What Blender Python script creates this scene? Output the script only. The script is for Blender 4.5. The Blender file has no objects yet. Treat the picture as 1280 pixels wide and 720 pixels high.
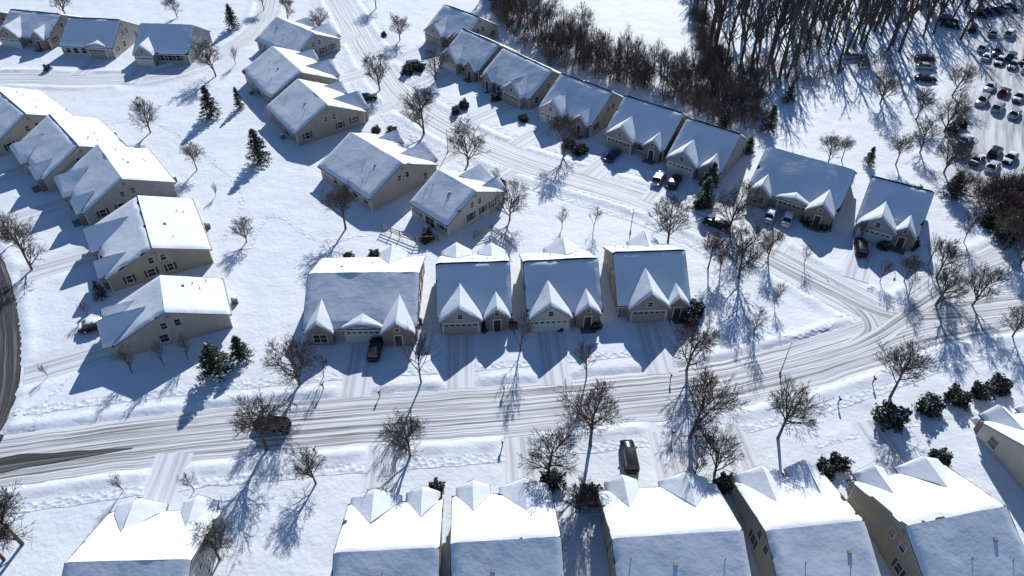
import bpy, math, random
import numpy as np
from mathutils import Vector, Matrix, noise
random.seed(7)
R=random.random
def U(a,b): return a+(b-a)*random.random()
scene=bpy.context.scene
# ------------------------------------------------------------ camera model
FPX=900.0; TH=math.radians(42.0); CH=75.0
def G(u,v,z=0.0):
    """ground position (metres) surveyed from the photograph, at height z"""
    a=(u-640)/FPX; b=(360-v)/FPX
    dx=a; dy=math.cos(TH)+b*math.sin(TH); dz=-math.sin(TH)+b*math.cos(TH)
    t=(z-CH)/dz
    return (dx*t,dy*t)
cam=bpy.data.cameras.new("camera"); co=bpy.data.objects.new("camera",cam)
scene.collection.objects.link(co); co.location=(0,0,CH)
co.rotation_euler=(math.pi/2-TH,0,0)
cam.sensor_width=36; cam.lens=FPX/1280*36; cam.clip_start=0.5; cam.clip_end=9000
scene.camera=co
# ------------------------------------------------------------ light
EL=math.radians(30); AZ=math.radians(12)
sv=Vector((math.sin(AZ)*math.cos(EL),math.cos(AZ)*math.cos(EL),math.sin(EL)))
sl=bpy.data.lights.new("sun",'SUN'); sl.energy=5.0; sl.angle=math.radians(0.5); sl.color=(1,0.975,0.935)
so=bpy.data.objects.new("sun",sl); scene.collection.objects.link(so)
so.rotation_euler=sv.to_track_quat('Z','Y').to_euler(); so.location=(0,0,200)
w=bpy.data.worlds.new("World"); scene.world=w; w.use_nodes=True
nt=w.node_tree; bg=nt.nodes["Background"]; sk=nt.nodes.new("ShaderNodeTexSky")
sk.sky_type='NISHITA'; sk.sun_disc=False; sk.sun_elevation=EL; sk.sun_rotation=AZ; sk.air_density=1.0; sk.dust_density=0.0; sk.ozone_density=6.0
nt.links.new(sk.outputs[0],bg.inputs[0]); bg.inputs[1].default_value=0.095
scene.view_settings.view_transform='Standard'; scene.view_settings.look='None'; scene.view_settings.exposure=0
# ------------------------------------------------------------ materials
def mat(name,col,rough=0.8,metal=0,var=0.0,vscale=2.0,bump=0.0,bscale=8.0,bdist=0.05,spec=0.3,col2=None):
    m=bpy.data.materials.new(name); m.use_nodes=True; n=m.node_tree.nodes; l=m.node_tree.links
    b=n["Principled BSDF"]; b.inputs["Roughness"].default_value=rough; b.inputs["Metallic"].default_value=metal
    b.inputs["Specular IOR Level"].default_value=spec
    b.inputs["Base Color"].default_value=(*col,1)
    tc=n.new("ShaderNodeTexCoord")
    if var>0 or col2:
        no=n.new("ShaderNodeTexNoise"); no.inputs["Scale"].default_value=vscale; no.inputs["Detail"].default_value=3
        l.new(tc.outputs["Object"],no.inputs["Vector"])
        mx=n.new("ShaderNodeMix"); mx.data_type='RGBA'
        c2=col2 if col2 else tuple(c*(1-var) for c in col)
        mx.inputs["A"].default_value=(*col,1); mx.inputs["B"].default_value=(*c2,1)
        rp=n.new("ShaderNodeMapRange"); rp.inputs["From Min"].default_value=0.35; rp.inputs["From Max"].default_value=0.65
        l.new(no.outputs["Fac"],rp.inputs["Value"]); l.new(rp.outputs[0],mx.inputs["Factor"]); l.new(mx.outputs["Result"],b.inputs["Base Color"])
    if bump>0:
        nb=n.new("ShaderNodeTexNoise"); nb.inputs["Scale"].default_value=bscale; nb.inputs["Detail"].default_value=4
        l.new(tc.outputs["Object"],nb.inputs["Vector"])
        bp=n.new("ShaderNodeBump"); bp.inputs["Strength"].default_value=bump; bp.inputs["Distance"].default_value=bdist
        l.new(nb.outputs["Fac"],bp.inputs["Height"]); l.new(bp.outputs[0],b.inputs["Normal"])
    return m
def snow_mat(name,col,layers,tint=None):
    m=bpy.data.materials.new(name); m.use_nodes=True; n=m.node_tree.nodes; l=m.node_tree.links
    b=n["Principled BSDF"]; b.inputs["Roughness"].default_value=0.7; b.inputs["Specular IOR Level"].default_value=0.2
    tc=n.new("ShaderNodeTexCoord"); prev=None
    for sc,dist,kind in layers:
        if kind=='v':
            no=n.new("ShaderNodeTexVoronoi"); no.inputs["Scale"].default_value=sc; out=no.outputs["Distance"]
        else:
            no=n.new("ShaderNodeTexNoise"); no.inputs["Scale"].default_value=sc; no.inputs["Detail"].default_value=3; out=no.outputs["Fac"]
        l.new(tc.outputs["Object"],no.inputs["Vector"])
        bp=n.new("ShaderNodeBump"); bp.inputs["Strength"].default_value=1; bp.inputs["Distance"].default_value=dist
        l.new(out,bp.inputs["Height"])
        if prev: l.new(prev.outputs[0],bp.inputs["Normal"])
        prev=bp
    l.new(prev.outputs[0],b.inputs["Normal"])
    no=n.new("ShaderNodeTexNoise"); no.inputs["Scale"].default_value=0.12; no.inputs["Detail"].default_value=5; no.inputs["Roughness"].default_value=0.7
    l.new(tc.outputs["Object"],no.inputs["Vector"])
    mx=n.new("ShaderNodeMix"); mx.data_type='RGBA'; t=tint or tuple(c*0.94 for c in col)
    mx.inputs["A"].default_value=(*t,1); mx.inputs["B"].default_value=(*col,1)
    rp=n.new("ShaderNodeMapRange"); rp.inputs["From Min"].default_value=0.35; rp.inputs["From Max"].default_value=0.6
    l.new(no.outputs["Fac"],rp.inputs["Value"]); l.new(rp.outputs[0],mx.inputs["Factor"]); l.new(mx.outputs["Result"],b.inputs["Base Color"])
    return m
M={}
M['snow']=snow_mat("ground_snow",(0.81,0.86,0.93),[(0.3,0.22,'n'),(1.8,0.06,'n')])
M['rsnow']=snow_mat("roof_snow",(0.81,0.86,0.93),[(0.5,0.10,'n'),(3,0.02,'n')])
M['trail']=snow_mat("trodden_snow",(0.76,0.81,0.88),[(1.6,0.14,'v')])
def road_mat(name,snowc,slush,across,amt,lo=0.40,hi=0.60):
    m=bpy.data.materials.new(name); m.use_nodes=True; n=m.node_tree.nodes; l=m.node_tree.links
    b=n["Principled BSDF"]; b.inputs["Roughness"].default_value=0.65; b.inputs["Specular IOR Level"].default_value=0.25
    uv=n.new("ShaderNodeUVMap"); mp=n.new("ShaderNodeMapping"); l.new(uv.outputs[0],mp.inputs[0]); mp.inputs["Scale"].default_value=(across,0.03,1)
    no=n.new("ShaderNodeTexNoise"); no.inputs["Scale"].default_value=1.0; no.inputs["Detail"].default_value=4; no.inputs["Roughness"].default_value=0.6
    l.new(mp.outputs[0],no.inputs["Vector"])
    rp=n.new("ShaderNodeMapRange"); rp.inputs["From Min"].default_value=lo; rp.inputs["From Max"].default_value=hi; l.new(no.outputs["Fac"],rp.inputs["Value"])
    at=n.new("ShaderNodeAttribute"); at.attribute_name="edge"
    mu=n.new("ShaderNodeMath"); mu.operation='MULTIPLY'; l.new(rp.outputs[0],mu.inputs[0]); l.new(at.outputs["Fac"],mu.inputs[1])
    n2=n.new("ShaderNodeTexNoise"); n2.inputs["Scale"].default_value=0.09; n2.inputs["Detail"].default_value=5; tc=n.new("ShaderNodeTexCoord"); l.new(tc.outputs["Object"],n2.inputs["Vector"])
    r2=n.new("ShaderNodeMapRange"); r2.inputs["From Min"].default_value=0.2; r2.inputs["From Max"].default_value=0.5; r2.inputs["To Min"].default_value=0.35; l.new(n2.outputs["Fac"],r2.inputs["Value"])
    m2=n.new("ShaderNodeMath"); m2.operation='MULTIPLY'; l.new(mu.outputs[0],m2.inputs[0]); l.new(r2.outputs[0],m2.inputs[1])
    m3=n.new("ShaderNodeMath"); m3.operation='MULTIPLY'; m3.inputs[1].default_value=amt; l.new(m2.outputs[0],m3.inputs[0])
    mx=n.new("ShaderNodeMix"); mx.data_type='RGBA'; mx.inputs["A"].default_value=(*snowc,1); mx.inputs["B"].default_value=(*slush,1)
    l.new(m3.outputs[0],mx.inputs["Factor"]); l.new(mx.outputs["Result"],b.inputs["Base Color"])
    bp=n.new("ShaderNodeBump"); bp.inputs["Strength"].default_value=1; bp.inputs["Distance"].default_value=-0.22; l.new(no.outputs["Fac"],bp.inputs["Height"])
    l.new(bp.outputs[0],b.inputs["Normal"])
    return m
M['road']=road_mat("packed_snow_road",(0.76,0.79,0.83),(0.19,0.185,0.185),2.4,1.0,0.43,0.62)
M['road2']=road_mat("packed_snow_street",(0.78,0.82,0.87),(0.33,0.33,0.35),2.4,0.85,0.45,0.65)
M['lot']=road_mat("parking_lot_slush",(0.68,0.71,0.76),(0.18,0.18,0.19),0.5,0.8,0.42,0.6)
M['drive']=road_mat("packed_snow_drive",(0.79,0.83,0.89),(0.45,0.45,0.49),1.6,0.7)
M['asph']=road_mat("wet_asphalt",(0.06,0.058,0.06),(0.5,0.5,0.52),2.0,0.6,0.5,0.7)
def siding(name,c):
    m=mat(name,c,0.75,var=0.14,vscale=0.7); n=m.node_tree.nodes; l=m.node_tree.links
    tc=n.new("ShaderNodeTexCoord"); wv=n.new("ShaderNodeTexWave"); wv.wave_type='BANDS'; wv.bands_direction='Z'; wv.wave_profile='SAW'; wv.inputs["Scale"].default_value=1.4
    l.new(tc.outputs["Object"],wv.inputs["Vector"]); bp=n.new("ShaderNodeBump"); bp.inputs["Distance"].default_value=0.03; l.new(wv.outputs["Fac"],bp.inputs["Height"]); l.new(bp.outputs[0],n["Principled BSDF"].inputs["Normal"])
    return m
SID=[siding("siding_beige",(0.47,0.42,0.36)),siding("siding_tan",(0.38,0.33,0.27)),siding("siding_cream",(0.56,0.53,0.47)),siding("siding_grey",(0.36,0.37,0.38)),siding("siding_bluegrey",(0.30,0.34,0.38))]
def brick():
    m=mat("brick_veneer",(0.3,0.17,0.13),0.85); n=m.node_tree.nodes; l=m.node_tree.links
    tc=n.new("ShaderNodeTexCoord"); mp=n.new("ShaderNodeMapping"); mp.inputs["Rotation"].default_value=(math.pi/2,0,0); l.new(tc.outputs["Object"],mp.inputs[0])
    bt=n.new("ShaderNodeTexBrick"); bt.inputs["Scale"].default_value=4; bt.inputs["Color1"].default_value=(0.25,0.19,0.16,1); bt.inputs["Color2"].default_value=(0.17,0.13,0.115,1); bt.inputs["Mortar"].default_value=(0.36,0.34,0.32,1)
    l.new(mp.outputs[0],bt.inputs["Vector"]); l.new(bt.outputs["Color"],n["Principled BSDF"].inputs["Base Color"]); return m
M['brick']=brick()
M['shingle']=mat("asphalt_shingle",(0.065,0.055,0.05),0.9,var=0.5,vscale=3,bump=0.5,bscale=12)
M['trim']=mat("white_trim",(0.68,0.67,0.65),0.5,var=0.08)
M['fascia']=mat("roof_fascia",(0.42,0.39,0.35),0.6,var=0.1)
M['shutter']=mat("shutter_paint",(0.05,0.05,0.055),0.5,var=0.2)
M['glass']=mat("window_glass",(0.02,0.025,0.035),0.08,spec=0.6,var=0.4,vscale=1.2)
GD=[mat("garage_door_paint",(0.66,0.65,0.62),0.5,var=0.06),mat("garage_door_tan",(0.42,0.37,0.31),0.5,var=0.08)]
M['door']=mat("front_door_paint",(0.07,0.045,0.04),0.4,var=0.2)
M['metal']=mat("grey_metal",(0.22,0.23,0.24),0.5,metal=0.5,var=0.2)
M['dark']=mat("dark_rubber",(0.02,0.02,0.022),0.8,var=0.3)
M['bark']=mat("bark",(0.14,0.105,0.09),0.9,var=0.4,vscale=2,col2=(0.085,0.062,0.053))
M['bark2']=mat("forest_bark",(0.12,0.10,0.085),0.9,col2=(0.07,0.055,0.048),vscale=1)
M['brush']=mat("dry_brush",(0.16,0.12,0.10),0.9,col2=(0.10,0.072,0.06),vscale=0.6)
M['needle']=mat("conifer_needles",(0.032,0.055,0.03),0.7,col2=(0.055,0.075,0.04),vscale=2)
M['leaf']=mat("evergreen_leaf",(0.03,0.042,0.028),0.6,col2=(0.055,0.062,0.035),vscale=3)
M['wood']=mat("weathered_wood",(0.2,0.15,0.12),0.8,var=0.3)
# ------------------------------------------------------------ mesh builder
class MB:
    def __init__(s): s.v=[]; s.f=[]; s.m=[]
    def quad(s,a,b,c,d,m=0):
        i=len(s.v); s.v+= [tuple(a),tuple(b),tuple(c),tuple(d)]; s.f.append((i,i+1,i+2,i+3)); s.m.append(m)
    def poly(s,pts,m=0):
        i=len(s.v); s.v+=[tuple(p) for p in pts]; s.f.append(tuple(range(i,i+len(pts)))); s.m.append(m)
    def box(s,x0,x1,y0,y1,z0,z1,m=0):
        i=len(s.v)
        s.v+=[(x0,y0,z0),(x1,y0,z0),(x1,y1,z0),(x0,y1,z0),(x0,y0,z1),(x1,y0,z1),(x1,y1,z1),(x0,y1,z1)]
        for f in [(0,3,2,1),(4,5,6,7),(0,1,5,4),(1,2,6,5),(2,3,7,6),(3,0,4,7)]: s.f.append(tuple(i+k for k in f)); s.m.append(m)
    def cyl(s,p,q,r0,r1,n=8,m=0,cap=True):
        p=Vector(p);q=Vector(q);d=(q-p).normalized(); a=d.orthogonal().normalized(); b=d.cross(a); i=len(s.v)
        for c,r in((p,r0),(q,r1)):
            for k in range(n):
                t=2*math.pi*k/n; s.v.append(tuple(c+a*(r*math.cos(t))+b*(r*math.sin(t))))
        for k in range(n): s.f.append((i+k,i+(k+1)%n,i+n+(k+1)%n,i+n+k)); s.m.append(m)
        if cap: s.f.append(tuple(i+n+k for k in range(n))); s.m.append(m); s.f.append(tuple(i+n-1-k for k in range(n))); s.m.append(m)
    def mesh(s,name,mats,smooth=False):
        me=bpy.data.meshes.new(name); me.from_pydata(s.v,[],s.f)
        for x in mats: me.materials.append(x)
        if len(mats)>1: me.polygons.foreach_set("material_index",s.m)
        if smooth: me.polygons.foreach_set("use_smooth",[True]*len(s.f))
        me.update(); return me
def addobj(name,me,loc=(0,0,0),rz=0,scale=1,parent=None):
    o=bpy.data.objects.new(name,me); scene.collection.objects.link(o)
    if parent: o.parent=parent
    o.location=loc; o.rotation_euler=(0,0,rz)
    o.scale=(scale,)*3 if not isinstance(scale,tuple) else scale
    return o
# ------------------------------------------------------------ numpy value noise
def vn(x,y,sc,seed):
    x=np.asarray(x,float)/sc+seed*17.3; y=np.asarray(y,float)/sc+seed*7.7
    xi=np.floor(x); yi=np.floor(y); fx=x-xi; fy=y-yi; fx=fx*fx*(3-2*fx); fy=fy*fy*(3-2*fy)
    def h(a,b):
        t=np.sin(a*127.1+b*311.7+seed*3.1)*43758.5453; return t-np.floor(t)
    return (h(xi,yi)*(1-fx)+h(xi+1,yi)*fx)*(1-fy)+(h(xi,yi+1)*(1-fx)+h(xi+1,yi+1)*fx)*fy-0.5
def smooth_line(pts,step=1.0):
    P=[Vector((*p,0)) for p in pts]; P=[P[0]*2-P[1]]+P+[P[-1]*2-P[-2]]; out=[]
    for i in range(1,len(P)-2):
        n=max(2,int((P[i+1]-P[i]).length/step))
        for k in range(n):
            t=k/n; a,b,c,d=P[i-1],P[i],P[i+1],P[i+2]
            out.append(0.5*((2*b)+(c-a)*t+(2*a-5*b+4*c-d)*t*t+(3*b-a-3*c+d)*t**3))
    out.append(P[-2]); return out
ROADS=[]
def px(l): return [G(*p) for p in l]
main_l=smooth_line(px([(-150,592),(-40,582),(60,568),(160,554),(300,538),(450,525),(600,514),(750,500),(880,485),(990,460),(1080,432),(1160,405),(1290,385),(1420,372)]))
upper_l=smooth_line(px([(400,-40),(440,30),(490,110),(560,160),(640,197),(720,222),(800,246),(880,276),(950,312),(1020,350),(1090,388),(1140,410)]))
right_l=smooth_line(px([(1120,415),(1200,350),(1262,320),(1330,290),(1420,250)]))
left_l=smooth_line(px([(-160,180),(-90,260),(-40,320),(-22,370),(-16,430),(-24,500),(-60,580)]))
topl_l=smooth_line(px([(-120,118),(0,98),(110,100),(200,92),(290,60),(330,20),(340,-40)]))
for nm,l,hw in (("m",main_l,4.3),("u",upper_l,4.0),("r",right_l,3.6),("l",left_l,4.4),("t",topl_l,3.2)): ROADS.append((l,hw,0.10,0.26))
# ------------------------------------------------------------ houses
HOUSES=[]; DRIVES=[]
def H(A,B,D=13.5,p=0.6,E=2.9,g=None,rear=None,sid=0,drive=11,ridge=None):
    zr=E+D/2*p
    a=Vector((*G(*A,zr),0)); b=Vector((*G(*B,zr),0)); W=(b-a).length; c=(a+b)/2; d=(b-a).normalized(); ang=math.atan2(d.y,d.x)
    g=[(t*W,w_,pr,pg,k) for t,w_,pr,pg,k in g]
    HOUSES.append(dict(c=c,ang=ang,W=W,D=D,p=p,E=E,g=g,rear=rear,sid=sid,R=zr,ridge=ridge))
    f=Vector((d.y,-d.x,0))
    if drive:
        for xc,w_,pr,pg,k in g:
            if k=='garage':
                s=c+d*xc+f*(D/2+pr+0.2); DRIVES.append((s,s+f*drive))
                ROADS.append((smooth_line([(s.x,s.y),((s+f*drive).x,(s+f*drive).y)]),2.3,0.06,0.04))
GL=[(-0.22,5.8,1.3,0.8,'garage'),(0.33,3.4,0.9,0.95,'entry')]
GR=[(0.22,5.8,1.3,0.8,'garage'),(-0.33,3.4,0.9,0.95,'entry')]
GW=[(-0.36,3.6,1.0,0.9,'win'),(0.02,5.6,0.3,0.25,'garage'),(0.36,4.4,1.4,0.85,'entry')]
BL=[(-0.24,5.2,0.9,0.6,'garage'),(0.30,3.4,1.2,0.75,'entry')]
BR=[(0.24,5.2,0.9,0.6,'garage'),(-0.30,3.4,1.2,0.75,'entry')]
# front row
H((387,343),(522,341),D=15,p=0.44,g=GW,rear=[(0.2,4,1.2,0.8)],sid=0,drive=10,ridge=0)
H((547,330),(635,327),g=GL,p=0.62,D=13,rear=[(-0.25,4.4,1.2,0.8),(0.28,4,1.0,0.8)],sid=3,drive=10,ridge=1)
H((656,327),(745,323),g=GL,p=0.62,D=13,rear=[(0.12,5.4,1.2,0.8)],sid=2,drive=10,ridge=1)
H((768,316),(854,313),D=13,p=0.64,g=[(-0.08,5.8,1.2,0.95,'garage'),(0.36,3.0,0.8,1.0,'entry')],rear=[(0.1,4.6,1.2,0.8)],sid=1,drive=10,ridge=1)
# bottom row (rear towards the viewer)
H((236,700),(84,704),D=15,p=0.48,g=BR,sid=3,drive=9)
H((546,686),(420,692),D=15,p=0.48,g=BR,sid=0,drive=9,ridge=1)
H((698,672),(566,680),D=15,p=0.48,g=BL,sid=4,drive=9,ridge=1)
H((926,664),(768,674),D=15,p=0.44,g=BL,sid=0,drive=9,ridge=1)
H((1078,652),(960,664),D=15.5,p=0.40,g=BR,sid=2,drive=9,ridge=1)
H((1256,634),(1134,658),D=15,p=0.48,E=3.4,g=BL,sid=1,drive=9,ridge=1)
H((1392,538),(1292,562),D=12,p=0.45,g=BL,sid=2,drive=0)
# upper row
H((556,6),(600,22),D=13,p=0.6,g=GL,sid=0)
H((578,36),(624,56),D=13,p=0.6,g=GL,sid=1)
H((630,60),(690,88),D=13,p=0.62,g=GR,sid=3)
H((702,92),(765,115),D=13.5,p=0.65,g=GL,sid=2,ridge=1)
H((782,120),(854,142),D=13.5,p=0.65,g=GL,sid=1,ridge=1)
H((860,148),(925,168),D=13.5,p=0.65,g=GL,sid=4)
H((960,184),(1068,214),D=14.5,p=0.6,g=GW,sid=0)
H((1092,221),(1166,240),D=13.5,p=0.65,g=GL,sid=3)
# middle cluster (fronts to the upper street)
H((502,204),(438,166),D=15,p=0.48,g=GL,sid=0,drive=8)
H((594,239),(547,213),D=13,p=0.5,g=GR,sid=2,drive=8)
H((409,131),(372,99),D=15,p=0.5,g=GL,sid=1,drive=8)
H((376,90),(340,58),D=15,p=0.48,g=GL,sid=0,drive=8)
H((393,42),(345,22),D=13,p=0.5,g=GL,sid=3,drive=8)
# left column (fronts to the left street)
H((-8,108),(32,142),D=15,p=0.5,g=GL,sid=0)
H((62,143),(98,182),D=15,p=0.5,g=GL,sid=2)
H((122,181),(152,223),D=15,p=0.5,g=GL,sid=3)
H((172,245),(190,309),D=15,p=0.42,g=GL,sid=1)
H((200,345),(206,389),D=15,p=0.45,g=GR,sid=0)
# top-left row
H((-60,12),(-5,14),D=13,p=0.55,g=GL,sid=0)
H((14,12),(75,18),D=13,p=0.5,g=GL,sid=1)
H((86,22),(150,25),D=13,p=0.6,g=[(0.2,5,0.3,0.3,'garage')],sid=2,drive=9)
H((176,30),(242,32),D=13,p=0.6,g=[(-0.28,4.5,1.5,0.9,'garage')],sid=3,drive=9)
# ------------------------------------------------------------ ground height
RB=[(np.array([[q.x,q.y] for q in l]),hw,dep,be) for l,hw,dep,be in ROADS]
def hz(x,y):
    x=np.asarray(x,float); y=np.asarray(y,float)
    z=0.42*vn(x,y,28,1)+0.15*vn(x,y,9,2)+0.06*vn(x,y,3.2,3)+0.03*vn(x,y,1.6,4)
    lum=0.5+1.1*(vn(x,y,1.7,5)+0.5)
    wgt=np.ones_like(z); add=np.zeros_like(z); low=np.zeros_like(z)
    for P,hw,dep,be in RB:
        x0,y0=P.min(0)-hw-4; x1,y1=P.max(0)+hw+4
        ms=(x>x0)&(x<x1)&(y>y0)&(y<y1)
        if not ms.any(): continue
        xx=x[ms]; yy=y[ms]; d=np.full(xx.shape,1e9)
        for qx,qy in P: d=np.minimum(d,(xx-qx)**2+(yy-qy)**2)
        d=np.sqrt(d)-hw
        t=np.clip(1-d/1.4,0,1); t=t*t*(3-2*t)
        wgt[ms]=np.minimum(wgt[ms],1-t)
        add[ms]=np.maximum(add[ms],be*np.exp(-((d-0.8)/0.7)**2)*lum[ms])
        inn=np.clip(-d/0.5+0.3,0,1); low[ms]=np.maximum(low[ms],np.where(inn>0,inn*dep,0))
    k=np.clip(low/0.05,0,1)
    return z*wgt+add*(1-k)-low
def hz1(x,y): return float(hz(np.array([x]),np.array([y]))[0])
def far(a,b,n): return list(np.geomspace(a,b,n))
xs=np.array([-v for v in far(135,4000,16)][::-1]+list(np.arange(-134,134,0.7))+far(134.5,4000,16))
ys=np.array([-3000,-1000,-400,-150,-60,-20,5,15,22]+list(np.arange(26,215,0.7))+[215.5+v for v in far(1,5000,20)])
X,Y=np.meshgrid(xs,ys); Z=hz(X.ravel(),Y.ravel())
nx,ny=len(xs),len(ys)
co_=np.stack([X.ravel(),Y.ravel(),Z],1)
idx=np.arange(nx*ny).reshape(ny,nx)
F=np.stack([idx[:-1,:-1].ravel(),idx[:-1,1:].ravel(),idx[1:,1:].ravel(),idx[1:,:-1].ravel()],1)
me=bpy.data.meshes.new("ground"); me.vertices.add(nx*ny); me.vertices.foreach_set("co",co_.ravel())
me.loops.add(F.size); me.loops.foreach_set("vertex_index",F.ravel().astype(np.int32))
me.polygons.add(len(F)); me.polygons.foreach_set("loop_start",np.arange(0,F.size,4,dtype=np.int32)); me.polygons.foreach_set("loop_total",np.full(len(F),4,dtype=np.int32))
me.polygons.foreach_set("use_smooth",np.ones(len(F),dtype=bool)); me.update(calc_edges=True); me.validate()
me.materials.append(M['snow']); addobj("snowy_ground",me)
# ------------------------------------------------------------ ribbons
def ribbon(name,line,hw,m,zoff=None,drape=0.03,nc=11,wob=0.25,taper=0):
    n=len(line); V=[];UVv=[];E=[]
    acc=0
    for i,pt in enumerate(line):
        a=line[max(0,i-1)]; b=line[min(n-1,i+1)]; t=(b-a).normalized(); nn=Vector((-t.y,t.x,0))
        if i: acc+=(pt-line[i-1]).length
        tp=1.0 if not taper else min(1,(n-1-i)/taper+0.05)
        wl=(hw+wob*noise.noise(Vector((i*0.35,hw,1))))*tp; wr=(hw+wob*noise.noise(Vector((i*0.35,hw,9))))*tp
        for k in range(nc):
            s=-1+2*k/(nc-1); q=pt+nn*(s*(wr if s>0 else wl)); V.append((q.x,q.y)); UVv.append((s*hw,acc)); E.append(min(1,(1-abs(s))*3.0))
    V=np.array(V)
    if zoff is None: z=hz(V[:,0],V[:,1])+drape
    else: z=np.full(len(V),zoff)+0.02*vn(V[:,0],V[:,1],2.0,8)
    fs=[(i*nc+k,(i+1)*nc+k,(i+1)*nc+k+1,i*nc+k+1) for i in range(n-1) for k in range(nc-1)]
    me=bpy.data.meshes.new(name); me.from_pydata([(a,b,c) for (a,b),c in zip(V,z)],[],[f[::-1] for f in fs])
    uvl=me.uv_layers.new(name="UVMap")
    for lp in me.loops: uvl.data[lp.index].uv=UVv[lp.vertex_index]
    at=me.attributes.new("edge",'FLOAT','POINT'); at.data.foreach_set("value",E)
    me.materials.append(m); me.polygons.foreach_set("use_smooth",[True]*len(fs)); me.update(); return addobj(name,me)
ribbon("road",main_l,4.3,M['road'],-0.025)
ribbon("road",upper_l,4.0,M['road2'],-0.045)
ribbon("road",right_l,3.6,M['road2'],-0.055)
ribbon("road",left_l,4.4,M['road'],-0.05)
ribbon("road",topl_l,3.2,M['road2'],-0.05)
ribbon("asphalt_road",smooth_line(px([(-150,596),(-40,586),(50,574),(110,567),(166,560)])),1.2,M['asph'],0.012,wob=0.3,taper=14)
ribbon("asphalt_road",smooth_line([(q.x+3.2,q.y) for q in left_l[2:-1:3]]),1.5,M['asph'],0.0,wob=0.3)
ribbon("tyre_tracks",smooth_line(px([(960,322),(1040,362),(1110,392),(1190,394),(1290,382)])),1.3,M['road'],drape=0.10,nc=9)
ribbon("tyre_tracks",smooth_line(px([(1215,345),(1150,385),(1090,425),(1010,452),(900,478)])),1.3,M['road'],drape=0.105,nc=9)
ribbon("tyre_tracks",smooth_line(px([(1030,352),(1085,395),(1080,425),(1000,455),(920,472)])),1.2,M['road'],drape=0.095,nc=9)
for i,(a,b) in enumerate(DRIVES): ribbon("driveway",smooth_line([(a.x,a.y),(b.x,b.y)]),2.3,M['drive'],-0.015+0.001*(i%5),nc=7,wob=0.15)
def offs(line,o,a=0,b=None):
    out=[]; n=len(line)
    for i in range(0,n,4):
        p=line[max(0,i-1)]; q=line[min(n-1,i+1)]; t=(q-p).normalized(); c=line[i]+Vector((-t.y,t.x,0))*o; out.append((c.x,c.y))
    return smooth_line(out[a:b],0.6)
ribbon("sidewalk",offs(main_l,7.6,0,28),0.7,M['trail'],nc=4); ribbon("sidewalk",offs(main_l,-7.4),0.7,M['trail'],nc=4)
ribbon("sidewalk",offs(upper_l,7.0,3,-6),0.7,M['trail'],nc=4); ribbon("sidewalk",offs(upper_l,-7.0,3,-6),0.7,M['trail'],nc=4)
for tr in ([(300,330),(340,270),(400,300),(480,290),(520,310)],[(60,180),(170,150),(240,180),(300,240),(280,300)],[(880,330),(930,400),(1010,420),(1090,360)],
           [(1010,250),(1100,330),(1210,330),(1270,260)],[(1020,560),(1090,540),(1200,520),(1290,500)],[(90,470),(60,500),(40,540)],[(620,190),(560,200),(480,150)]):
    ribbon("footprint_trail",smooth_line(px(tr),0.6),0.35,M['trail'],nc=3,wob=0.5,drape=0.02)
ribbon("parking_lot",smooth_line(px([(1300,-60),(1300,40),(1292,120),(1290,200),(1330,250)])),17,M['lot'],drape=0.06,nc=40)
# ------------------------------------------------------------ house builder
def slope(sn,sh,tr,p0,p1,p2,p3,T=0.24,bare=0.0,e=(1,1,1,0),seed=0):
    p0,p1,p2,p3=map(Vector,(p0,p1,p2,p3)); dz=Vector((0,0,-0.07)); d2=Vector((0,0,-0.075)); d3=Vector((0,0,-0.24))
    sh.quad(p0,p1,p2,p3)
    P=[p0,p1,p2,p3]
    for i in range(4):
        a,b=P[i],P[(i+1)%4]; sh.quad(a,a+dz,b+dz,b)
        if i!=2: tr.quad(a+d2,a+d3,b+d3,b+d2)
    tr.quad(p3+d3,p2+d3,p1+d3,p0+d3)
    lu=max((p1-p0).length,(p2-p3).length); lv=max((p3-p0).length,(p2-p1).length)
    nu=max(4,int(lu/0.4)); nv=max(4,int(lv/0.4)); base=len(sn.v)
    for j in range(nv+1):
        for i in range(nu+1):
            u=i/nu; v=j/nv; q=(p0*(1-u)+p1*u)*(1-v)+(p3*(1-u)+p2*u)*v
            ds=[v*lv if e[0] else 9,(1-u)*lu if e[1] else 9,u*lu if e[2] else 9,(1-v)*lv*1.1 if e[3] else 9]
            nn=noise.noise(Vector((q.x*0.9+seed*7,q.y*0.9,q.z*0.9+seed))); n2=noise.noise(Vector((q.x*0.25+seed*3,q.y*0.25,seed)))
            d=min(ds)-0.09-max(0,nn)*0.45-bare*max(0,n2+0.1)*2
            t=max(0,min(1,d/0.45)); t=math.sqrt(t) if t>0 else 0
            h=-0.03+(T+0.03)*t*(1+0.5*n2)+0.02*nn*t
            sn.v.append((q.x,q.y,q.z+h))
    for j in range(nv):
        for i in range(nu):
            a=base+j*(nu+1)+i; sn.f.append((a,a+1,a+nu+2,a+nu+1)); sn.m.append(0)
CUR=[None]
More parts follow.
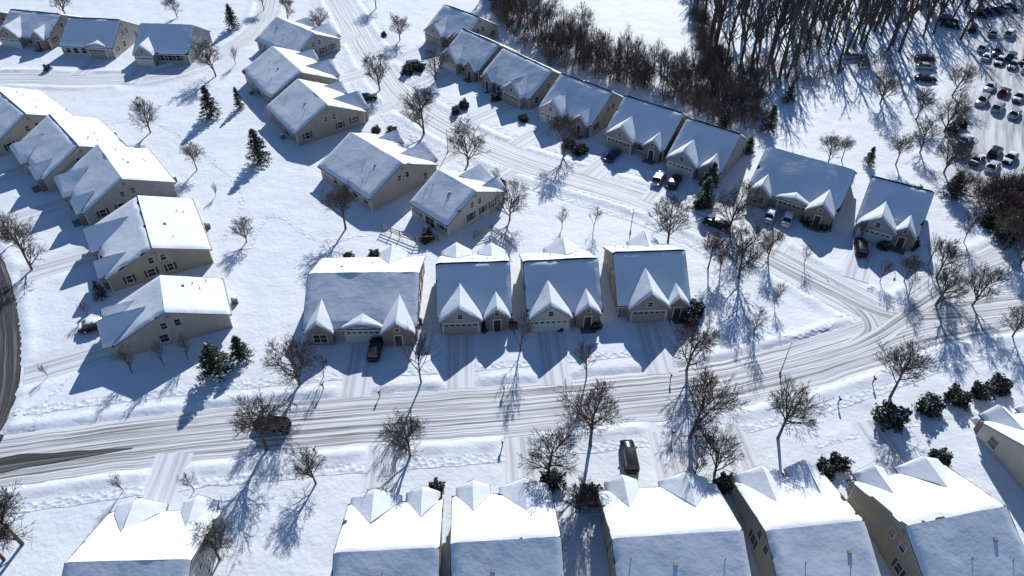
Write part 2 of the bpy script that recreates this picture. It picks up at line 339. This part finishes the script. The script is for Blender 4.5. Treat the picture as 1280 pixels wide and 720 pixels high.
def window(tr,gl,o,ud,nd,cx,cz,ww,hh):
    def P(a,z,n): return (o[0]+ud[0]*a+nd[0]*n,o[1]+ud[1]*a+nd[1]*n,z)
    def bx(mb,a0,a1,z0,z1,n0,n1):
        x=[P(a0,z0,n0),P(a1,z0,n0),P(a1,z1,n0),P(a0,z1,n0),P(a0,z0,n1),P(a1,z0,n1),P(a1,z1,n1),P(a0,z1,n1)]
        i=len(mb.v); mb.v+=x
        for f in [(4,5,6,7),(0,4,7,3),(1,2,6,5),(3,7,6,2),(0,1,5,4)]: mb.f.append(tuple(i+k for k in f)); mb.m.append(0)
    a0=cx-ww/2;a1=cx+ww/2;z0=cz-hh/2;z1=cz+hh/2
    bx(gl,a0,a1,z0,z1,0.0,0.02)
    f=0.08
    bx(tr,a0-f,a0,z0-f,z1+f,0,0.06); bx(tr,a1,a1+f,z0-f,z1+f,0,0.06)
    bx(tr,a0,a1,z1,z1+f,0,0.057); bx(tr,a0,a1,z0-f,z0,0,0.09)
    bx(tr,a0,a1,cz-0.025,cz+0.025,0.021,0.045)
    if ww>1.3: bx(tr,cx-0.03,cx+0.03,z0,cz-0.03,0.021,0.043); bx(tr,cx-0.03,cx+0.03,cz+0.03,z1,0.021,0.043)
    if CUR[0] and ww<=1.3 and hh>1.2:
        bx(CUR[0],a0-f-0.36,a0-f-0.01,z0,z1,0,0.05); bx(CUR[0],a1+f+0.01,a1+f+0.36,z0,z1,0,0.05)
def prism(mb,x0,x1,y0,y1,ax,e,apex,z0=-0.6):
    if ax=='x':
        ym=(y0+y1)/2
        for x,s in((x0,1),(x1,-1)):
            pts=[(x,y1,z0),(x,y0,z0),(x,y0,e),(x,ym,apex),(x,y1,e)]; mb.poly(pts if s>0 else pts[::-1])
        mb.quad((x0,y0,z0),(x1,y0,z0),(x1,y0,e),(x0,y0,e)); mb.quad((x1,y1,z0),(x0,y1,z0),(x0,y1,e),(x1,y1,e))
    else:
        xm=(x0+x1)/2
        for y,s in((y0,1),(y1,-1)):
            pts=[(x0,y,z0),(x1,y,z0),(x1,y,e),(xm,y,apex),(x0,y,e)]; mb.poly(pts if s>0 else pts[::-1])
        mb.quad((x0,y1,z0),(x0,y0,z0),(x0,y0,e),(x0,y1,e)); mb.quad((x1,y0,z0),(x1,y1,z0),(x1,y1,e),(x1,y0,e))
def build_house(h,i):
    W,D,p,E,Rr=h['W'],h['D'],h['p'],h['E'],h['R']; hd=D/2
    wl,br,sh,sn,tr,gl,gd,dr,mt,fa,su=[MB() for _ in range(11)]
    CUR[0]=su if i%3!=1 else None
    prism(wl,-W/2,W/2,-hd,hd,'x',E-0.26,Rr-0.26)
    oe=0.45; orr=0.3; ze=E-oe*p
    x0,x1=-W/2-orr,W/2+orr
    bare=random.choice([0,0,0.15,0.3]); rg=h['ridge'] if h['ridge'] is not None else int(R()<0.5)
    slope(sn,sh,fa,(x0,-hd-oe,ze),(x1,-hd-oe,ze),(x1,0,Rr),(x0,0,Rr),bare=bare,e=(1,1,1,rg),seed=i)
    slope(sn,sh,fa,(x1,hd+oe,ze),(x0,hd+oe,ze),(x0,0,Rr),(x1,0,Rr),bare=0,e=(1,1,1,0),seed=i+50)
    for x in(-W/2,W/2):
        for y in(-hd,hd):
            tr.box(x-0.07,x+0.07,y-0.07,y+0.07,-0.3,E-0.35)
    for sx in(-1,1):
        o=(sx*W/2,0); ud=(0,sx); nd=(sx,0)
        for cx in (-D*0.33,-D*0.11,D*0.11,D*0.33):
            if R()<0.62: window(tr,gl,o,ud,nd,cx+U(-0.3,0.3),1.6,U(0.8,1.2),1.35)
        if Rr-E>2.8:
            window(tr,gl,o,ud,nd,-0.9,E+0.9,0.8,1.1); window(tr,gl,o,ud,nd,0.9,E+0.9,0.8,1.1)
        mt.box(sx*W/2-0.03,sx*W/2+0.03,-0.25,0.25,Rr-1.3,Rr-0.8)
        mt.cyl((sx*(W/2-0.3),-hd-0.09,0),(sx*(W/2-0.3),-hd-0.09,E-0.4),0.05,0.05,6)
    o=(0,hd);ud=(-1,0);nd=(0,1); n=max(3,int(W/3.0))
    for k in range(n):
        cx=-W/2+W*(k+0.5)/n
        if k==n//2: window(tr,gl,o,ud,nd,cx,1.15,2.2,2.1)
        else: window(tr,gl,o,ud,nd,cx,1.6,1.3,1.4)
    gx=[]
    for (xc,w_,pr,pg,k) in h['g']:
        xc=max(-W/2+w_/2+0.25,min(W/2-w_/2-0.25,xc)); apex=E+pg*w_/2; gx.append((xc,w_))
        tgt=br if k!='garage' else wl
        prism(tgt,xc-w_/2,xc+w_/2,-hd-pr,-hd+0.6,'y',E-0.22,apex-0.24)
        oy=-hd-pr-0.3; so_=0.28; zz=E-so_*pg; yv=-hd-so_*pg/p; yb=min(-hd+(apex-E)/p,-0.05)
        slope(sn,sh,fa,(xc-w_/2-so_,yv,zz+0.02),(xc-w_/2-so_,oy,zz+0.02),(xc,oy,apex+0.02),(xc,yb,apex+0.02),T=0.26,e=(1,1,0,0),seed=i+3,bare=0)
        slope(sn,sh,fa,(xc+w_/2+so_,oy,zz+0.02),(xc+w_/2+so_,yv,zz+0.02),(xc,yb,apex+0.02),(xc,oy,apex+0.02),T=0.26,e=(1,0,1,0),seed=i+4,bare=0)
        o=(xc,-hd-pr);ud=(1,0);nd=(0,-1)
        if k=='garage':
            dw=min(4.9,w_-0.8); y=-hd-pr
            for r in range(4): gd.box(xc-dw/2,xc+dw/2,y-0.05-0.012*(r%2),y+0.02,0.0+r*0.55,0.52+r*0.55)
            for s in(-1,1): tr.box(xc+s*(dw/2+0.1)-0.1,xc+s*(dw/2+0.1)+0.1,y-0.08,y+0.01,0,2.35)
            tr.box(xc-dw/2,xc+dw/2,y-0.075,y+0.01,2.2,2.42)
            for q in range(6): gl.box(xc-dw/2+dw*(q+0.5)/6-0.25,xc-dw/2+dw*(q+0.5)/6+0.25,y-0.075,y-0.05,1.76,2.05)
            for s in(-1,1): mt.box(xc+s*(dw/2+0.3)-0.08,xc+s*(dw/2+0.3)+0.08,y-0.16,y-0.01,1.8,2.1)
            if pg>0.5: window(tr,gl,o,ud,nd,0,E+0.65,0.7,0.8)
        elif k=='entry':
            y=-hd-pr; dr.box(xc-0.5,xc+0.5,y-0.05,y+0.02,0.15,2.25)
            tr.box(xc-0.62,xc-0.5,y-0.07,y+0.01,0.1,2.4); tr.box(xc+0.5,xc+0.62,y-0.07,y+0.01,0.1,2.4); tr.box(xc-0.5,xc+0.5,y-0.07,y+0.01,2.25,2.4)
            mt.box(xc-1.1,xc+1.1,y-1.3,y-0.08,-0.3,0.12)
            if w_>3: window(tr,gl,o,ud,nd,0,E+0.5,0.6,0.6)
        else: window(tr,gl,o,ud,nd,0,1.5,1.9,1.5)
    for cx in [(-W/2+1.5)+1.0*q for q in range(int(W-3)+1)]:
        if all(abs(cx-a)>b/2+0.9 for a,b in gx):
            window(tr,gl,(0,-hd),(1,0),(0,-1),cx,1.6,1.2,1.4); gx.append((cx,1.9))
    for (t,w_,pr,pg) in (h['rear'] or []):
        xc=t*W; apex=E+pg*w_/2
        prism(wl,xc-w_/2,xc+w_/2,hd-0.6,hd+pr,'y',E-0.22,apex-0.24)
        oy=hd+pr+0.3; so_=0.28; zz=E-so_*pg; yv=hd+so_*pg/p; yb=max(hd-(apex-E)/p,0.05)
        slope(sn,sh,fa,(xc+w_/2+so_,yv,zz+0.02),(xc+w_/2+so_,oy,zz+0.02),(xc,oy,apex+0.02),(xc,yb,apex+0.02),e=(1,1,0,0),seed=i+5)
        slope(sn,sh,fa,(xc-w_/2-so_,oy,zz+0.02),(xc-w_/2-so_,yv,zz+0.02),(xc,yb,apex+0.02),(xc,oy,apex+0.02),e=(1,0,1,0),seed=i+6)
        window(tr,gl,(xc,hd+pr),(-1,0),(0,1),0,1.3,2.0,1.8)
    for s in(-1,1): tr.box(-W/2-0.2,W/2+0.2,s*(hd+oe)-0.06+s*0.07,s*(hd+oe)+0.06+s*0.07,ze-0.2,ze-0.07)
    for k in range(3):
        vx=U(-W*0.4,W*0.4); vy=U(hd*0.25,hd*0.8); zt=Rr-vy*p
        mt.cyl((vx,vy,zt-0.1),(vx,vy,zt+0.6),0.06,0.06,8)
    vx=U(-W*0.3,W*0.3); vy=hd*0.35; zt=Rr-vy*p; mt.box(vx-0.2,vx+0.2,vy-0.2,vy+0.2,zt,zt+0.34)
    ax=U(-W*0.3,W*0.3); mt.box(ax-0.45,ax+0.45,hd+0.7,hd+1.6,-0.3,0.85); sn.box(ax-0.42,ax+0.42,hd+0.73,hd+1.57,0.855,1.02)
    c=h['c']; em=addobj("suburban_house",None,(c.x,c.y,0.0),h['ang']); em.empty_display_size=1
    for nm,mb,ms,sm in (("walls",wl,SID[h['sid']],0),("stone_front",br,M['brick'],0),("roof",sh,M['shingle'],0),("roof_snow",sn,M['rsnow'],1),("white_trim",tr,M['trim'],0),("fascia",fa,M['fascia'],0),("shutters",su,M['shutter'],0),("windows",gl,M['glass'],0),("garage_door",gd,GD[i%2],0),("front_door",dr,M['door'],0),("vents_and_heat_pump",mt,M['metal'],0)):
        if mb.f: addobj(nm,mb.mesh(nm,[ms],sm),parent=em)
for i,h in enumerate(HOUSES): build_house(h,i)
# ------------------------------------------------------------ trees
def tube(mb,p,d,L,r0,r1,seg,wig,up,nside=3):
    pts=[p.copy()]; dd=d.copy()
    for s in range(seg):
        dd=(dd+Vector((U(-wig,wig),U(-wig,wig),U(-wig,wig)+up))).normalized(); pts.append(pts[-1]+dd*(L/seg))
    base=len(mb.v)
    for s,q in enumerate(pts):
        t=(pts[min(s+1,seg)]-pts[max(0,s-1)]).normalized(); a=t.orthogonal().normalized(); b=t.cross(a); r=r0+(r1-r0)*s/seg
        for k in range(nside):
            an=2*math.pi*k/nside; mb.v.append(tuple(q+a*(r*math.cos(an))+b*(r*math.sin(an))))
    for s in range(seg):
        for k in range(nside):
            mb.f.append((base+s*nside+k,base+s*nside+(k+1)%nside,base+(s+1)*nside+(k+1)%nside,base+(s+1)*nside+k)); mb.m.append(0)
    return pts
def tree_mesh(name,H_,kids,spread,trunk=0.22,r=0.16,m=None,ratio=0.62,up=0.06,minr=0.013):
    mb=MB(); mxl=len(kids)
    def grow(lv,p,d,L,r):
        seg=4 if lv==0 else (3 if lv<3 else 2)
        pts=tube(mb,p,d,L,r,max(minr,r*0.45),seg,0.07+0.04*lv,up if lv else 0.02,6 if lv==0 else (4 if lv==1 else 3))
        if lv>=mxl: return
        n=kids[lv]; base=R()*6.28
        for k in range(n):
            t=U(trunk,1.0) if lv==0 else U(0.25,1.0)
            if k==0: t=1.0
            f=t*seg; i=min(int(f),seg-1); q=pts[i].lerp(pts[i+1],f-i); dd=(pts[i+1]-pts[i]).normalized()
            a=dd.orthogonal().normalized(); az=base+k*2.4+U(-0.4,0.4); ax=(a*math.cos(az)+dd.cross(a)*math.sin(az))
            an=(U(0.5,1.0) if k else U(0.0,0.3))*spread
            nd=(dd*math.cos(an)+ax*math.sin(an)).normalized()
            ll=L*ratio*U(0.75,1.15)*(1.25-0.55*t if lv==0 else 1.1-0.4*t)
            grow(lv+1,q,nd,ll,max(minr,r*(1-0.5*t)*0.62))
    grow(0,Vector((0,0,-0.3)),Vector((U(-.03,.03),U(-.03,.03),1)).normalized(),H_*0.55,r)
    zm=max(v[2] for v in mb.v); s=H_/zm; mb.v=[(a*s,b*s,c*s) for a,b,c in mb.v]
    return mb.mesh(name,[m or M['bark']])
TV=[tree_mesh("bare_tree_mesh",8,[13,7,6,4],U(0.8,1.0),trunk=0.22,r=0.15,minr=0.0125,ratio=0.62,up=0.07) for _ in range(6)]
TV2=[tree_mesh("bare_tree_mesh",8,[11,7,5],0.65,trunk=0.2,r=0.1,minr=0.0125,up=0.1) for _ in range(3)]
FV=[tree_mesh("forest_tree_mesh",18,[12,4,3],0.75,trunk=0.35,r=0.24,m=M['bark2'],ratio=0.36,minr=0.03,up=0.12) for _ in range(5)]
BV=[tree_mesh("brush_mesh",4,[9,5,4],1.0,trunk=0.02,r=0.07,m=M['brush'],ratio=0.8,minr=0.02) for _ in range(4)]
def put(name,vs,u,v,h,base,par=None,sink=0.0,w=1.0,w2=None):
    x,y=G(u,v); s=h/base; return addobj(name,random.choice(vs),(x,y,hz1(x,y)-sink),R()*6.28,(s*w,s*(w2 or w),s),par)
trees=[(333,562,10),(513,570,8.5),(395,605,6),(685,592,9),(738,557,11.5),(862,548,11),(893,594,7.5),(972,548,10.5),(1112,498,10.5),(858,462,9.5),(375,482,9.5),
(432,285,9.5),(188,165,8.5),(246,212,6.5),(308,302,5),(270,95,9),(475,112,9),(530,168,11),(585,205,10),(637,275,8),(705,195,9.5),(835,302,9),
(912,285,9.5),(885,335,8),(924,347,10.5),(1035,205,6.5),(1052,200,5.5),(1120,205,7),(1180,215,9),(1170,347,8),(1215,382,8),(1170,382,8.5),(1255,312,8),
(28,680,10.5),(40,337,9),(400,42,7),(82,18,8),(222,22,6),(330,12,7),(470,10,8),(960,322,6.5),
(1285,302,8),(1130,352,5.5),(1195,247,6.5),(1150,190,7),(1100,130,9),(1180,165,9),(1145,150,8),(1190,120,8),(20,302,6.5),
(5,700,9.5),(275,700,7),(725,640,6),(1275,332,6.5),(1265,422,6.5),(360,25,6),(500,50,7),(545,100,7.5),(1010,80,9)]
for u,v,h in trees: put("bare_tree",TV,u,v,h,8,w=U(1.0,1.15))
slim=[(527,480,9.5),(650,440,8),(866,607,7),(733,472,7.5),(942,420,6.5),(968,380,5),(703,284,5),(742,285,5),(155,614,4),(243,614,4),(165,467,5.5),(205,457,5.5),(235,450,5),
(295,80,5),(480,200,5),(270,245,3),(1075,300,4.5),(1005,330,4.5),(560,80,6),(620,235,5),(900,342,6),(1160,332,6),(1205,302,6.5),(1100,352,4.5),(1135,372,5.5),
(405,472,4.5),(110,395,3),(60,470,2.5)]
for u,v,h in slim: put("young_bare_tree",TV2,u,v,h,8)
def inpoly(x,y,P):
    c=False; j=len(P)-1
    for i in range(len(P)):
        if (P[i][1]>y)!=(P[j][1]>y) and x<(P[j][0]-P[i][0])*(y-P[i][1])/(P[j][1]-P[i][1])+P[i][0]: c=not c
        j=i
    return c
def fill(name,vs,poly,n,hmin,hmax,base,w=1.0,mind=0):
    P=px(poly); xa=min(p[0] for p in P);xb=max(p[0] for p in P);ya=min(p[1] for p in P);yb=max(p[1] for p in P)
    em=addobj(name,None); tries=0; pts=[]
    while len(pts)<n and tries<n*30:
        tries+=1; x=U(xa,xb);y=U(ya,yb)
        if inpoly(x,y,P) and (mind==0 or all((x-a)**2+(y-b)**2>mind*mind for a,b in pts)): pts.append((x,y))
    zz=hz([p[0] for p in pts],[p[1] for p in pts])
    for (x,y),z in zip(pts,zz):
        s=U(hmin,hmax)/base; addobj("stem",random.choice(vs),(x,y,z),R()*6.28,(s*w,s*w,s),em)
fill("bare_forest",FV,[(868,20),(872,60),(900,82),(945,95),(985,105),(1030,85),(1100,70),(1200,60),(1225,20),(1330,-60),(1330,-120),(800,-120),(850,-60)],560,15,22,18,mind=1.4)
fill("brush_thicket",BV,[(620,-20),(650,20),(690,50),(760,78),(850,100),(880,85),(960,130),(965,165),(930,168),(880,150),(780,112),(690,85),(640,50),(600,0)],230,2.5,5.5,4,w=0.9)
fill("bare_tree_line",TV2,[(620,-20),(650,20),(690,50),(760,78),(850,100),(880,85),(955,120),(940,150),(880,140),(780,105),(690,75),(640,40),(600,0)],120,6,11,8,w=0.9,mind=1.5)
fill("brush_thicket",BV,[(690,-40),(700,15),(740,25),(730,60),(700,50),(650,15),(640,-40)],50,3,5,4)
fill("brush_thicket",BV,[(850,-30),(862,30),(885,90),(905,90),(880,20),(870,-30)],50,3,5,4)
fill("brush_thicket",BV,[(1225,245),(1285,235),(1330,260),(1330,310),(1250,285),(1215,262)],90,3,5.5,4)
fill("bare_forest",FV,[(600,-60),(700,-60),(690,-15),(620,-10)],40,10,15,18)
fill("brush_thicket",BV,[(865,60),(1010,95),(1110,72),(1190,75),(1060,95),(980,120),(920,105)],50,2,4,4)
def conifer_mesh(seed):
    mb=MB(); tube(mb,Vector((0,0,-0.2)),Vector((0,0,1)),6.0,0.14,0.02,4,0.01,0,6)
    for i in range(230):
        t=R()**0.8; z=0.35+5.5*t; rad=(1-t)**0.8*2.05*U(0.7,1.12)+0.12; az=R()*6.28; n=int(5+rad*12)
        for k in range(n):
            f=U(0.1,1); x=math.cos(az)*rad*f; y=math.sin(az)*rad*f; zz=z-0.18*f*rad+U(-.1,.1)+0.1*f*f
            q=Vector((x+U(-.16,.16),y+U(-.16,.16),zz)); s=U(0.09,0.2)
            a=Vector((U(-1,1),U(-1,1),U(-.5,.5))).normalized()*s; b=Vector((U(-1,1),U(-1,1),U(-.5,.5))).normalized()*s*0.6
            mb.poly([q-a,q-b,q+a,q+b],0 if R()<0.95 else 1)
    return mb.mesh("conifer_mesh",[M['needle'],M['rsnow']])
def bush_mesh(seed,H_=1.6,Rr=1.1):
    mb=MB()
    for i in range(2800):
        d=Vector((U(-1,1),U(-1,1),U(-0.25,1)));
        if d.length<0.1: continue
        d.normalize(); k=(0.8+0.6*noise.noise(d*1.8+Vector((seed*5,0,0)))+0.22*noise.noise(d*5))*(R()**0.22)
        q=Vector((d.x*Rr*k,d.y*Rr*k,0.25+d.z*(H_-0.2)*k)); s=U(0.05,0.11)
        a=Vector((U(-1,1),U(-1,1),U(-1,1))).normalized()*s; b=Vector((U(-1,1),U(-1,1),U(-1,1))).normalized()*s
        mb.poly([q-a,q-b,q+a,q+b],1 if (R()<0.10 and d.z>0.45) else 0)
    return mb.mesh("bush_mesh",[M['leaf'],M['rsnow']])
CV=[conifer_mesh(i) for i in range(3)]; SV=[bush_mesh(i) for i in range(6)]
for u,v,h,w_ in [(325,200,7,1.15),(265,145,7,1.1),(292,36,6.5,1.1),(272,465,5.6,1.4),(303,449,4.6,1.15),(880,255,5.5,1.2),(888,232,5,1.1),(960,165,6,1.1),(1085,205,4,1),(300,135,5,.8),(935,192,3.6,1.1),(1190,243,5,1.5),(1255,300,5,1.6),(1275,285,5,1.5),(1240,275,4,1.4),(128,372,3.4,1.1),(905,160,5,1),(985,128,5,1)]:
    put("pine_tree",CV,u,v,h,6,w=w_)
for u,v,h in [(1113,527,2.9),(1159,513,2.6),(1195,502,2.3),(1223,494,2.2),(1248,488,2.4),(1045,582,2.0),(1030,590,1.8),(1173,575,2.0),(905,607,2.0),(688,605,2.2),(545,614,1.7),(738,622,2.4),(648,628,2),
    (868,393,2.4),(862,404,2),(1010,278,2),(1030,285,1.8),(1020,272,2),(885,215,2.2),(878,258,2.2),(435,322,1.3),(468,320,1.6),(625,235,2.0),(490,165,1.6),(580,135,2),(570,142,1.7),(725,190,2.2),(710,183,2),(534,300,2),(522,405,1.2),(440,415,1),
    (605,412,1.2),(640,408,1.2),(745,410,1.3),(700,412,1),(470,165,1.5),(932,185,2),(1105,310,1.6),(1140,308,1.6),(1190,165,2),(1200,158,2),(1235,280,2.5),(655,150,1.6),(620,125,1.8),(210,75,1.2),(60,88,1.4),(480,45,1.3),(510,92,2.4),(525,88,2),(1145,240,1.6)]:
    put("evergreen_shrub",SV,u,v,h,1.6,w=U(0.95,1.3),w2=U(0.85,1.15))
# ------------------------------------------------------------ cars
def car_meshes(suv):
    b,g,wh,sn=MB(),MB(),MB(),MB()
    L=4.7 if not suv else 4.8; hw=0.9; belt=0.95 if not suv else 1.08; top=1.45 if not suv else 1.75
    st=[(-L/2,0.62,0.80,0.72),(-L/2+0.12,0.8,0.86,0.92),(-L/2+0.7,belt-0.02,0.9,1),(-0.9,belt,0.9,1),(0.7,belt-0.02,0.9,1),(1.1,belt-0.06,0.9,1),(L/2-0.55,belt-0.18,0.88,0.97),(L/2-0.12,belt-0.28,0.84,0.9),(L/2,0.55,0.76,0.7)]
    rows=[]
    for x,zt,y2,k in st:
        w_=hw*k; i=len(b.v)
        b.v+=[(x,-w_*0.9,0.24),(x,-w_,0.5),(x,-w_*0.99,zt-0.12),(x,-w_*0.88,zt),(x,0,zt+0.04),(x,w_*0.88,zt),(x,w_*0.99,zt-0.12),(x,w_,0.5),(x,w_*0.9,0.24)]
        rows.append(i)
    for a,c in zip(rows,rows[1:]):
        for k in range(8): b.f.append((a+k,a+k+1,c+k+1,c+k)); b.m.append(0)
        b.f.append((a+8,a,c,c+8)); b.m.append(0)
    b.f.append(tuple(rows[0]+k for k in range(8,-1,-1))); b.m.append(0); b.f.append(tuple(rows[-1]+k for k in range(9))); b.m.append(0)
    if suv: xb0,xb1,xt0,xt1=-2.25,1.05,-2.0,0.3
    else: xb0,xb1,xt0,xt1=-1.85,1.05,-1.15,0.3
    wb,wt=0.80,0.64
    B=[Vector((xb0,-wb,belt)),Vector((xb1,-wb,belt-.03)),Vector((xb1,wb,belt-.03)),Vector((xb0,wb,belt))]
    T=[Vector((xt0,-wt,top-.05)),Vector((xt1,-wt,top-.05)),Vector((xt1,wt,top-.05)),Vector((xt0,wt,top-.05))]
    for k in range(4):
        j=(k+1)%4; g.quad(B[k],B[j],T[j],T[k]); b.cyl(B[k],T[k],0.05,0.05,5)
    for s in(0,2):
        for f in(0.36,0.66): b.cyl(B[s].lerp(B[s+1],f if s==0 else 1-f),T[s].lerp(T[s+1],f if s==0 else 1-f),0.035,0.035,4)
    n=len(b.v)
    for i in range(5):
        for j in range(5):
            x=xt0-0.04+(xt1-xt0+0.08)*i/4; y=-wt-0.03+(2*wt+0.06)*j/4; z=top-0.05+0.07*(1-abs(j/2-1)**2.5)*(1-0.6*abs(i/2-1)**2.5); b.v.append((x,y,z))
    for i in range(4):
        for j in range(4): b.f.append((n+i*5+j,n+(i+1)*5+j,n+(i+1)*5+j+1,n+i*5+j+1)); b.m.append(0)
    b.box(xb1-0.35,xb1-0.2,-wb-0.22,-wb-0.05,belt,belt+0.14); b.box(xb1-0.35,xb1-0.2,wb+0.05,wb+0.22,belt,belt+0.14)
    for x in(-L/2+0.9,L/2-0.95):
        for y in(-1,1):
            wh.cyl((x,y*0.72,0.33),(x,y*0.93,0.33),0.33,0.33,16); wh.cyl((x,y*0.93,0.33),(x,y*0.945,0.33),0.19,0.17,10,1)
    for y in(-1,1):
        wh.box(L/2-0.16,L/2-0.02,y*0.6-0.15,y*0.6+0.15,0.6,0.7,1); wh.box(-L/2-0.0,-L/2+0.14,y*0.62-0.12,y*0.62+0.12,0.66,0.8,2)
    def cap(x0,x1,y,z,t,zs=0):
        n=len(sn.v); N=8
        for i in range(N+1):
            for j in range(N+1):
                u=i/N;v=j/N; e=min(u,1-u,v,1-v)*5; e=min(1,e)**0.5
                sn.v.append((x0+(x1-x0)*u+0.04*math.sin(j*2.1),-y+2*y*v+0.04*math.sin(i*1.7),z+zs*u-0.01+t*e))
        for i in range(N):
            for j in range(N): sn.f.append((n+i*(N+1)+j,n+(i+1)*(N+1)+j,n+(i+1)*(N+1)+j+1,n+i*(N+1)+j+1)); sn.m.append(0)
    cap(xt0,xt1,wt,top,0.16); cap(1.15,L/2-0.25,0.72,belt-0.02,0.1,-0.2)
    if not suv: cap(-L/2+0.15,-1.75,0.7,belt-0.02,0.12)
    return b,g,wh,sn
paint=[mat("car_paint_"+n,c,0.25,metal=0.3,var=0.1,spec=0.5) for n,c in (("black",(0.015,0.016,0.02)),("silver",(0.45,0.47,0.49)),("grey",(0.12,0.13,0.14)),("white",(0.7,0.7,0.7)),("red",(0.12,0.02,0.02)),("blue",(0.03,0.06,0.15)))]
M['lamp']=mat("headlamp_plastic",(0.7,0.7,0.72),0.2,var=0.1); M['tail']=mat("tail_lamp_red",(0.3,0.01,0.01),0.3,var=0.1)
CM=[]
for suv in(False,True):
    b,g,wh,sn=car_meshes(suv)
    CM.append(([b.mesh("body",[p_],True) for p_ in paint],g.mesh("windows",[M['glass']]),wh.mesh("wheels_and_lamps",[M['dark'],M['lamp'],M['tail']]),sn.mesh("snow_cap",[M['rsnow']],True)))
def car(u,v,ang,c,suv=False,snow=False,pos=None):
    x,y=pos if pos else G(u,v); k=CM[int(suv)]
    em=addobj("parked_suv" if suv else "parked_car",None,(x,y,hz1(x,y)+(0.07 if pos else 0.03)),math.radians(ang))
    addobj("body",k[0][c],parent=em); addobj("windows",k[1],parent=em); addobj("wheels_and_lamps",k[2],parent=em)
    if snow: addobj("snow_cap",k[3],parent=em)
for a in [(470,438,88,0,1,0),(786,574,93,0,1,0),(962,272,62,1,0,1),(984,276,62,3,0,1),(823,226,62,1,0,0),(843,230,62,0,1,0),(766,197,58,5,0,0),(458,125,15,0,0,0),(520,84,20,2,1,0),(524,193,225,0,0,0),
          (122,410,20,0,0,1),(341,534,170,0,1,0),(1075,312,75,0,1,0),(895,282,150,0,0,0),(1066,73,10,1,0,0),(404,95,40,0,0,1),(1155,76,-8,0,0,0),(1157,86,-10,1,0,0),(1156,101,-10,0,0,0),(1187,34,-30,0,0,0),(1185,28,-30,0,1,0)]:
    car(a[0],a[1],a[2],a[3],bool(a[4]),bool(a[5]))
rows=[[(1222,20),(1262,12)],[(1228,62),(1300,84)],[(1232,74),(1300,94)],[(1262,44),(1300,56)],[(1236,112),(1310,138)],[(1226,130),(1310,162)],[(1206,178),(1300,218)],[(1202,194),(1300,238)],[(1285,10),(1330,20)],[(1215,38),(1240,44)]]
for (u0,v0),(u1,v1) in rows:
    a=Vector(G(u0,v0));b=Vector(G(u1,v1)); d=b-a; n=int(d.length/2.8); an=math.degrees(math.atan2(d.y,d.x))+90+8
    for k in range(n+1):
        if R()<0.08: continue
        q=a+d*(k/max(1,n)); car(0,0,an+(180 if R()<0.4 else 0)+U(-2,2),random.choice([0,0,0,1,2,2,3,1,5,4]),R()<0.4,R()<0.3,pos=(q.x,q.y))
# ------------------------------------------------------------ street furniture
def lamp_post(u,v,ang,h=7):
    x,y=G(u,v); em=addobj("street_lamp",None,(x,y,hz1(x,y)),math.radians(ang))
    p=MB(); p.cyl((0,0,-0.3),(0,0,h),0.08,0.05,10); p.cyl((0,0,-0.3),(0,0,0.5),0.16,0.14,10)
    a=MB(); prev=Vector((0,0,h-0.1))
    for k in range(1,5):
        q=Vector((1.2*k/4,0,h-0.1+0.35*math.sin(k/4*1.57))); a.cyl(prev,q,0.04,0.04,6); prev=q
    hd=MB(); hd.box(1.05,1.7,-0.14,0.14,h+0.14,h+0.28); hd.box(1.1,1.6,-0.11,0.11,h+0.09,h+0.135)
    addobj("pole",p.mesh("pole",[M['metal']]),parent=em); addobj("arm",a.mesh("arm",[M['metal']]),parent=em); addobj("lamp_head",hd.mesh("lamp_head",[M['metal']]),parent=em)
for u,v,a in [(975,467,60),(788,290,-110),(1108,300,-120),(560,190,-60)]: lamp_post(u,v,a,5.0)
def mailbox(u,v,ang):
    x,y=G(u,v); em=addobj("mailbox",None,(x,y,hz1(x,y)),math.radians(ang))
    p=MB(); p.box(-.06,.06,-.06,.06,-0.2,1.05); p.box(-.06,.06,-.3,.3,0.9,0.99)
    b=MB(); b.box(-.12,.12,-.28,.28,1.055,1.2); b.cyl((0,-.28,1.2),(0,.28,1.2),0.119,0.119,12)
    s=MB(); s.box(-.1,.1,-.25,.25,1.315,1.4)
    addobj("post",p.mesh("post",[M['wood']]),parent=em); addobj("box",b.mesh("box",[M['dark']]),parent=em); addobj("snow_cap",s.mesh("snow",[M['rsnow']]),parent=em)
for u,v in [(405,488),(630,490),(838,474),(628,558),(1047,505),(840,545),(395,568),(475,495),(1090,480)]: mailbox(u,v,U(-8,8))
def fence(pts):
    em=addobj("wooden_fence",None); mb=MB(); L=[Vector((*G(*p),0)) for p in pts]
    for a,b in zip(L,L[1:]):
        n=max(1,int((b-a).length/1.8))
        for k in range(n+1):
            q=a.lerp(b,k/n); z=hz1(q.x,q.y); mb.cyl((q.x,q.y,z-0.3),(q.x,q.y,z+1.6),0.08,0.08,6)
        za=hz1(a.x,a.y); zb=hz1(b.x,b.y)
        for hh in(0.55,0.95,1.4): mb.cyl((a.x,a.y,za+hh),(b.x,b.y,zb+hh),0.07,0.07,4)
    addobj("rails_and_posts",mb.mesh("fence",[M['wood']]),parent=em)
fence([(478,288),(500,297),(520,305),(548,302)]); fence([(592,298),(615,290),(640,308)])
